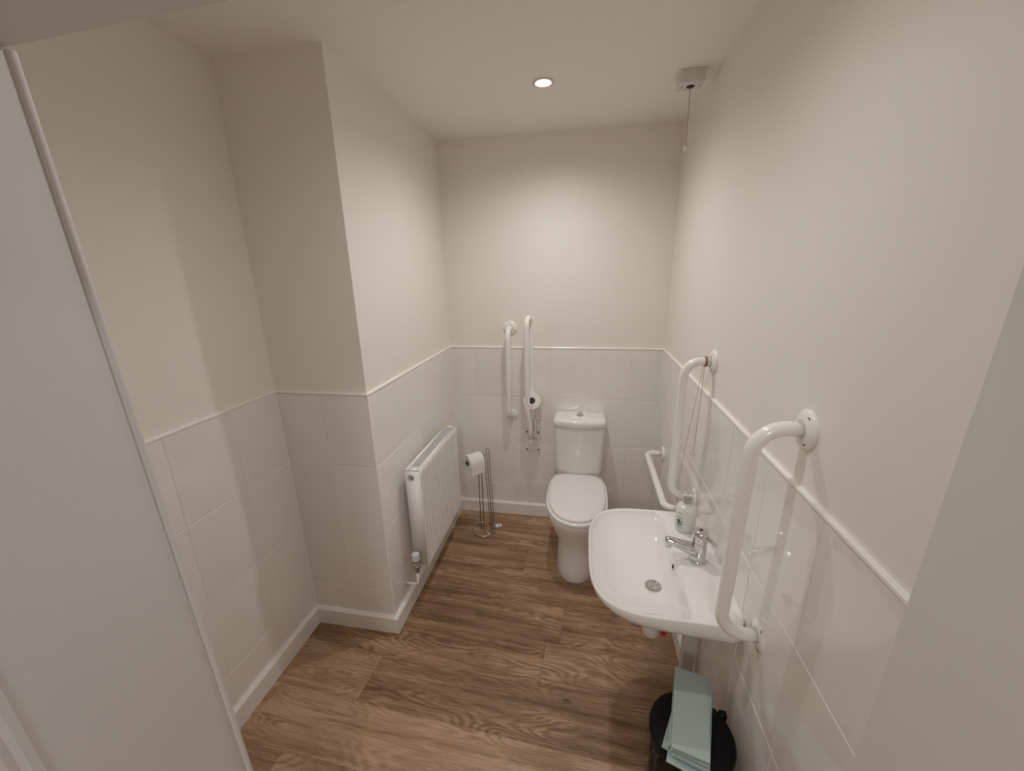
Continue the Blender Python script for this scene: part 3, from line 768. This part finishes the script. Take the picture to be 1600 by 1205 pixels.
# ------------------------------------------------------------------ mixer tap
tap = thing('mixer_tap', 'chrome single-lever basin mixer tap at the back of the basin', 'tap', (.418, 1.272, RZ - .002))
bm = bmesh.new(); lathe(bm, [(0, 0), (.029, 0), (.0295, .004), (.027, .008), (.0255, .010), (.0245, .03), (.024, .07), (.0235, .076), (0, .076)], 40); obj('body', bm, CHROME, tap, auto=50)
bm = bmesh.new(); lathe(bm, [(0, .0775), (.0245, .0775), (.0252, .081), (.0255, .108), (.023, .119), (.016, .1235), (0, .125)], 40); head = obj('handle_head', bm, CHROME, tap, auto=50)
bm = bmesh.new(); lathe(bm, [(0, .0), (.006, .0), (.0062, .0015), (0, .002)], 20, Matrix.Translation((0, 0, .1245))); obj('indicator', bm, SCREW, head)
sd = Vector((-1, .12, 0)).normalized(); s0 = Vector((0, 0, .040))
pts = [s0 + sd * .005, s0 + sd * .03 + Vector((0, 0, .006)), s0 + sd * .070 + Vector((0, 0, .016)), s0 + sd * .104 + Vector((0, 0, .024)), s0 + sd * .113 + Vector((0, 0, .024))]
bm = bmesh.new(); tube(bm, pts, [.026, .022, .0165, .0135, .011], 24)
obj('spout', bm, CHROME, tap, smooth=True)
a = s0 + sd * .101 + Vector((0, 0, .022)); bm = bmesh.new(); tube(bm, [a, a + Vector((0, 0, -.024))], .0115, 20); obj('aerator', bm, CHROME, tap, auto=50)
ld = Vector((.75, -.66, 0)).normalized()
bm = bmesh.new(); tube(bm, [Vector((0, 0, .104)) + ld * .014, Vector((0, 0, .100)) + ld * .032, Vector((0, 0, .092)) + ld * .050, Vector((0, 0, .088)) + ld * .056], [.009, .008, .008, .005], 16); obj('lever', bm, CHROME, tap, smooth=True)

# ------------------------------------------------------------------ soap dispenser
soap = thing('soap_dispenser', 'clear pump bottle of soap with a green leaf label on the basin corner', 'soap dispenser', (.414, 1.452, RZ - .003))
bm = bmesh.new(); lathe(bm, [(0, 0), (.030, 0), (.035, .004), (.038, .014), (.038, .090), (.035, .103), (.028, .110), (.0155, .113), (.0155, .122), (0, .122)], 40); obj('bottle', bm, LIQUID, soap, auto=50)
bm = bmesh.new(); lathe(bm, [(0, .122), (.0165, .122), (.0165, .137), (.010, .140), (.0045, .141), (.0045, .160), (.010, .161), (.011, .168), (0, .170)], 28); pm = obj('pump', bm, CLEAR, soap, auto=40)
bm = bmesh.new(); tube(bm, [(0, 0, .164), (-.03, -.012, .164), (-.038, -.015, .157)], [.0055, .0045, .0035], 12); obj('nozzle', bm, CLEAR, pm, smooth=True)
# label print: leaf and lines on the curved front
def on_bottle(a, z, r=.0383): return (r * math.cos(a), r * math.sin(a), z)
A0 = math.radians(-118 - 22)
bm = bmesh.new()
for rot, ln_ in ((-1.0, .014), (-.4, .019), (.3, .020), (1.0, .015), (1.6, .010)):
    vs_ = []
    for k in range(12):
        a = 2 * PI * k / 12; u = ln_ * (.5 + .5 * math.cos(a)); v_ = .0042 * math.sin(a)
        uu = u * math.cos(rot) - v_ * math.sin(rot); vv = u * math.sin(rot) + v_ * math.cos(rot)
        vs_.append(bm.verts.new(on_bottle(A0 + (uu - .006) / .036, .046 + vv, .0383 + .0001 * ln_ * 100)))
    bm.faces.new(vs_)
obj('leaf_print', bm, LEAFG, soap)
bm = bmesh.new()
def strip(z, a0, a1, h):
    n = 8; lo = [bm.verts.new(on_bottle(A0 + a0 + (a1 - a0) * k / n, z, .0383)) for k in range(n + 1)]; hi = [bm.verts.new(on_bottle(A0 + a0 + (a1 - a0) * k / n, z + h, .0383)) for k in range(n + 1)]
    for k in range(n): bm.faces.new((lo[k], lo[k + 1], hi[k + 1], hi[k]))
for z, a0, a1, h in ((.084, -.30, .25, .0022), (.066, -.45, .35, .0012), (.062, -.45, .30, .0012), (.030, -.4, .4, .0012), (.025, -.4, .3, .0012), (.020, -.3, .3, .0012)): strip(z, a0, a1, h)
tag(obj('label_lines', bm, INK, soap), kind='stuff')

# ------------------------------------------------------------------ pull cords
AX, AY = .396, 1.985
pc = thing('pull_cord_switch', 'white square ceiling pull-cord unit near the right wall', 'pull switch', (AX, AY, ZC))
bm = bmesh.new(); box(bm, -.047, .047, -.045, .047, -.046, 0, .003); obj('housing', bm, WHITEP, pc, auto=35)
bm = bmesh.new(); box(bm, -.050, .050, -.048, .050, -.006, 0, .002); obj('base_plate', bm, WHITEP, pc, auto=35)
bm = bmesh.new(); lathe(bm, [(0, -.050), (.012, -.050), (.0165, -.0465), (.0165, -.046), (0, -.046)], 28, Matrix.Translation((.0, .0, 0))); obj('cord_guard', bm, PURPLE, pc, auto=40)
for sx in (-.034, .034):
    bm = bmesh.new(); lathe(bm, [(0, -.047), (.003, -.047), (.003, -.046)], 10, Matrix.Translation((sx, 0, 0))); obj('screw', bm, SCREW, pc)
bm = bmesh.new(); tube(bm, [(0, 0, -.05), (.002, .0, -.262)], .0011, 8); obj('cord', bm, CORD, pc, smooth=True)
bm = bmesh.new(); lathe(bm, [(0, -.260), (.003, -.260), (.0065, -.272), (.0065, -.280), (.003, -.283), (0, -.283)], 16, Matrix.Translation((.002, 0, 0))); obj('cord_knob', bm, WHITEP, pc, auto=50)

ec = thing('emergency_cord', 'thin red emergency cord knotted round the upper end of the far grab rail', 'pull cord', (.452, 1.600, 1.378))
ev = Vector(ec.location)
bm = bmesh.new()
for dx in (.008, .011, .014):
    tube(bm, [(dx + .0, .0188 * math.cos(2 * PI * k / 20), .0188 * math.sin(2 * PI * k / 20)) for k in range(20)], .0015, 8, closed=True)
obj('knot', bm, CORD, ec, smooth=True)
bm = bmesh.new(); tube(bm, [(.008, -.008, -.018), (.004, -.018, -.19), (-.002, -.028, -.375)], .0008, 8); obj('cord', bm, CORD, ec, smooth=True)
bm = bmesh.new(); tube(bm, [(.006, .0, -.018), (-.006, .055, -.30), (-.010, .115, -.56), (-.006, .132, -.695)], .0008, 8); obj('long_cord', bm, CORD, ec, smooth=True)
bm = bmesh.new(); lathe(bm, [(0, 0), (.006, .001), (.010, .005), (.010, .009), (0, .009)], 16, Matrix.Translation((-.004, -.03, -.382))); obj('toggle', bm, WHITEP, ec, auto=40)

# ------------------------------------------------------------------ toilet roll stand
rs = thing('toilet_roll_stand', 'wire toilet roll stand with round base beside the radiator', 'toilet roll stand', (-.641, 2.306, 0))
bm = bmesh.new(); tube(bm, [(.080 * math.cos(2 * PI * k / 40), .080 * math.sin(2 * PI * k / 40), .005) for k in range(40)], .0045, 10, closed=True); obj('base_ring', bm, SATIN, rs, smooth=True)
bm = bmesh.new(); tube(bm, [(-.052, .058, .005), (.052, -.058, .005)], .004, 10); obj('cross_bar', bm, SATIN, rs, smooth=True)
arm_d = Vector((-.72, -.69, 0)).normalized()
for s, nm in ((-1, 'upright'), (1, 'upright')):
    o_ = Vector((.009 * s - .012, .006 * s, 0)); 
    path = fillet([o_ + Vector((0, 0, .005)), o_ + Vector((0, 0, .555 + .006 * s)), o_ + Vector((0, 0, .555 + .006 * s)) + arm_d * .110], .012)
    bm = bmesh.new(); tube(bm, path, .0032, 10); obj(nm, bm, SATIN, rs, smooth=True)
for y_, h_ in ((.045, .60), (-.012, .585)):
    path = fillet([(.048, y_, .004), (.022, y_ + .01, h_), (.046, y_ - .018, h_), (.066, y_ - .02, .004)], .010)
    bm = bmesh.new(); tube(bm, path, .0024, 10); obj('spare_roll_loop', bm, SATIN, rs, smooth=True)
rc = Vector((-.641 - .012, 2.306, .555)) + arm_d * .040 + Vector((0, 0, -.016))
tr2 = toilet_roll('part-used toilet roll hanging on the wire stand, loose sheet down', frame(rc, arm_d, (0, 0, 1)), R=.052, ln=.10)
# hanging sheet (tangent from the roll side facing the camera)
bm = bmesh.new(); sh = []
for k in range(14):
    a = PI * .5 * (1 - k / 7) if k < 8 else 0
    if k < 8: px_, py_ = math.cos(PI / 2 * 1 - PI / 2 * 0) , 0
R_ = .0535
prof = [(R_ * math.cos(PI * k / 16), R_ * math.sin(PI * k / 16)) for k in range(9)]       # from top (x up) round to the side
prof += [(-.02 * q - .0, R_ + .0008 * math.sin(q * 2)) for q in (1, 2, 3, 3.6)]
prof2 = [(p[0], p[1] + .0012) for p in prof]
A_ = [[bm.verts.new((p[0], p[1] * SGN, z)) for z in (-.049, 0, .049)] for SGN in (-1,) for p in prof]
B_ = [[bm.verts.new((p[0], p[1] * SGN, z)) for z in (-.049, 0, .049)] for SGN in (-1,) for p in prof2]
for G_ in (A_, B_):
    for i in range(len(G_) - 1):
        for j in range(2): bm.faces.new((G_[i][j], G_[i][j + 1], G_[i + 1][j + 1], G_[i + 1][j]))
for j in range(2): bm.faces.new((A_[-1][j], A_[-1][j + 1], B_[-1][j + 1], B_[-1][j]))
obj('loose_sheet', bm, PAPER, tr2, auto=60)
bm = bmesh.new(); loft(bm, [[(-.03, -.016, 0), (.03, -.016, 0), (.03, .016, 0), (-.03, .016, 0)], [(-.03, -.016, .0008), (.03, -.016, .0008), (.03, .016, .0014), (-.03, .016, .0008)]])
tg = obj('paper_tag', bm, PAPER); tg.location = (-.560, 2.365, 0.0002); tg.rotation_euler.z = .5
tag(tg, 'small white paper swing tag lying on the floor under the wire stand', 'tag')
bm = bmesh.new(); box(bm, .008, .018, -.006, .005, .0012, .0018); obj('print_mark', bm, INK, tg)

# ------------------------------------------------------------------ bin and paper towels
bin_ = thing('pedal_bin', 'small round black pedal bin under the near side of the basin', 'bin', (.352, .935, 0))
bm = bmesh.new(); lathe(bm, [(0, 0), (.098, 0), (.102, .006), (.104, .02), (.112, .35), (.114, .372), (0, .372)], 48); obj('body', bm, BLACK, bin_, auto=40)
bm = bmesh.new(); lathe(bm, [(.117, .368), (.120, .372), (.120, .386), (.116, .393), (.09, .400), (.045, .405), (0, .406)], 56); obj('lid', bm, BLACK, bin_, auto=45)
bm = bmesh.new(); box(bm, .095, .118, .055, .075, .375, .398, .004); obj('lid_hinge', bm, BLACK, bin_, auto=45)
for dx_ in (0, .011):
    bm = bmesh.new(); tube(bm, fillet([(-.095 + dx_, -.035 - dx_, .35), (-.118 + dx_, -.045 - dx_, .345), (-.118 + dx_, -.065 - dx_, .22), (-.105 + dx_, -.095 - dx_, .20), (-.06, -.12, .20)], .012), .0035, 10); obj('handle', bm, BLACKW, bin_, smooth=True)
bm = bmesh.new(); box(bm, -.03, .03, -.135, -.09, .008, .018, .004); obj('pedal', bm, BLACK, bin_, auto=45)

tw_rot = math.radians(-16)
rt = random.Random(5)
NT = 10
names_ = ['topmost', 'second from the top', 'third from the top', 'fourth from the top', 'fifth from the top', 'fifth from the bottom', 'fourth from the bottom', 'third from the bottom', 'second from the bottom', 'lowest']
for i in range(NT):
    up_i = NT - 1 - i
    ln_, wd_ = .250 + rt.uniform(-.004, .004), .098 + rt.uniform(-.003, .003)
    th = .0042
    bm = bmesh.new()
    # folded sheet: double layer joined at the fold, slightly wavy, near end showing the fold edge
    nx, ny = 8, 12
    ph = rt.uniform(0, 6); amp = .0006
    def zz(u, v): return amp * math.sin(7 * u + ph) * (v) + .0028 * math.sin(PI * 1.5 * u + .3) * max(0, .3 - v)
    for lay in (0, 1):
        base = lay * th * .5; inset = 0 if lay == 0 else rt.uniform(.0, .004)
        T_ = [[None] * (ny + 1) for _ in range(nx + 1)]; B_ = [[None] * (ny + 1) for _ in range(nx + 1)]
        for a in range(nx + 1):
            for b in range(ny + 1):
                u, v = a / nx, b / ny
                x = (u - .5) * (wd_ - inset * .5); y = (v - .5) * (ln_ - inset); z = zz(u, v)
                T_[a][b] = bm.verts.new((x, y, z + base + th * .46)); B_[a][b] = bm.verts.new((x, y, z + base + (.0002)))
        for a in range(nx):
            for b in range(ny):
                bm.faces.new((T_[a][b], T_[a + 1][b], T_[a + 1][b + 1], T_[a][b + 1])); bm.faces.new((B_[a][b], B_[a][b + 1], B_[a + 1][b + 1], B_[a + 1][b]))
        for a in range(nx):
            bm.faces.new((T_[a][0], B_[a][0], B_[a + 1][0], T_[a + 1][0])); bm.faces.new((T_[a][ny], T_[a + 1][ny], B_[a + 1][ny], B_[a][ny]))
        for b in range(ny):
            bm.faces.new((T_[0][b], T_[0][b + 1], B_[0][b + 1], B_[0][b])); bm.faces.new((T_[nx][b], B_[nx][b], B_[nx][b + 1], T_[nx][b + 1]))
    o = obj('paper_towel', bm, TOWEL, auto=35)
    fan = up_i / (NT - 1)
    o.location = (.352 + rt.uniform(-.005, .005) - fan * .004, .955 + rt.uniform(-.006, .006) - fan * .022 * (i % 3), .4075 + i * (th + .0007))
    o.rotation_euler = (0, 0, tw_rot + rt.uniform(-.05, .05) - (.10 if i in (0, 2) else 0))
    tag(o, 'green folded paper towel on the black bin, %s of its stack' % names_[up_i], 'paper towel', 'stack of green paper towels')
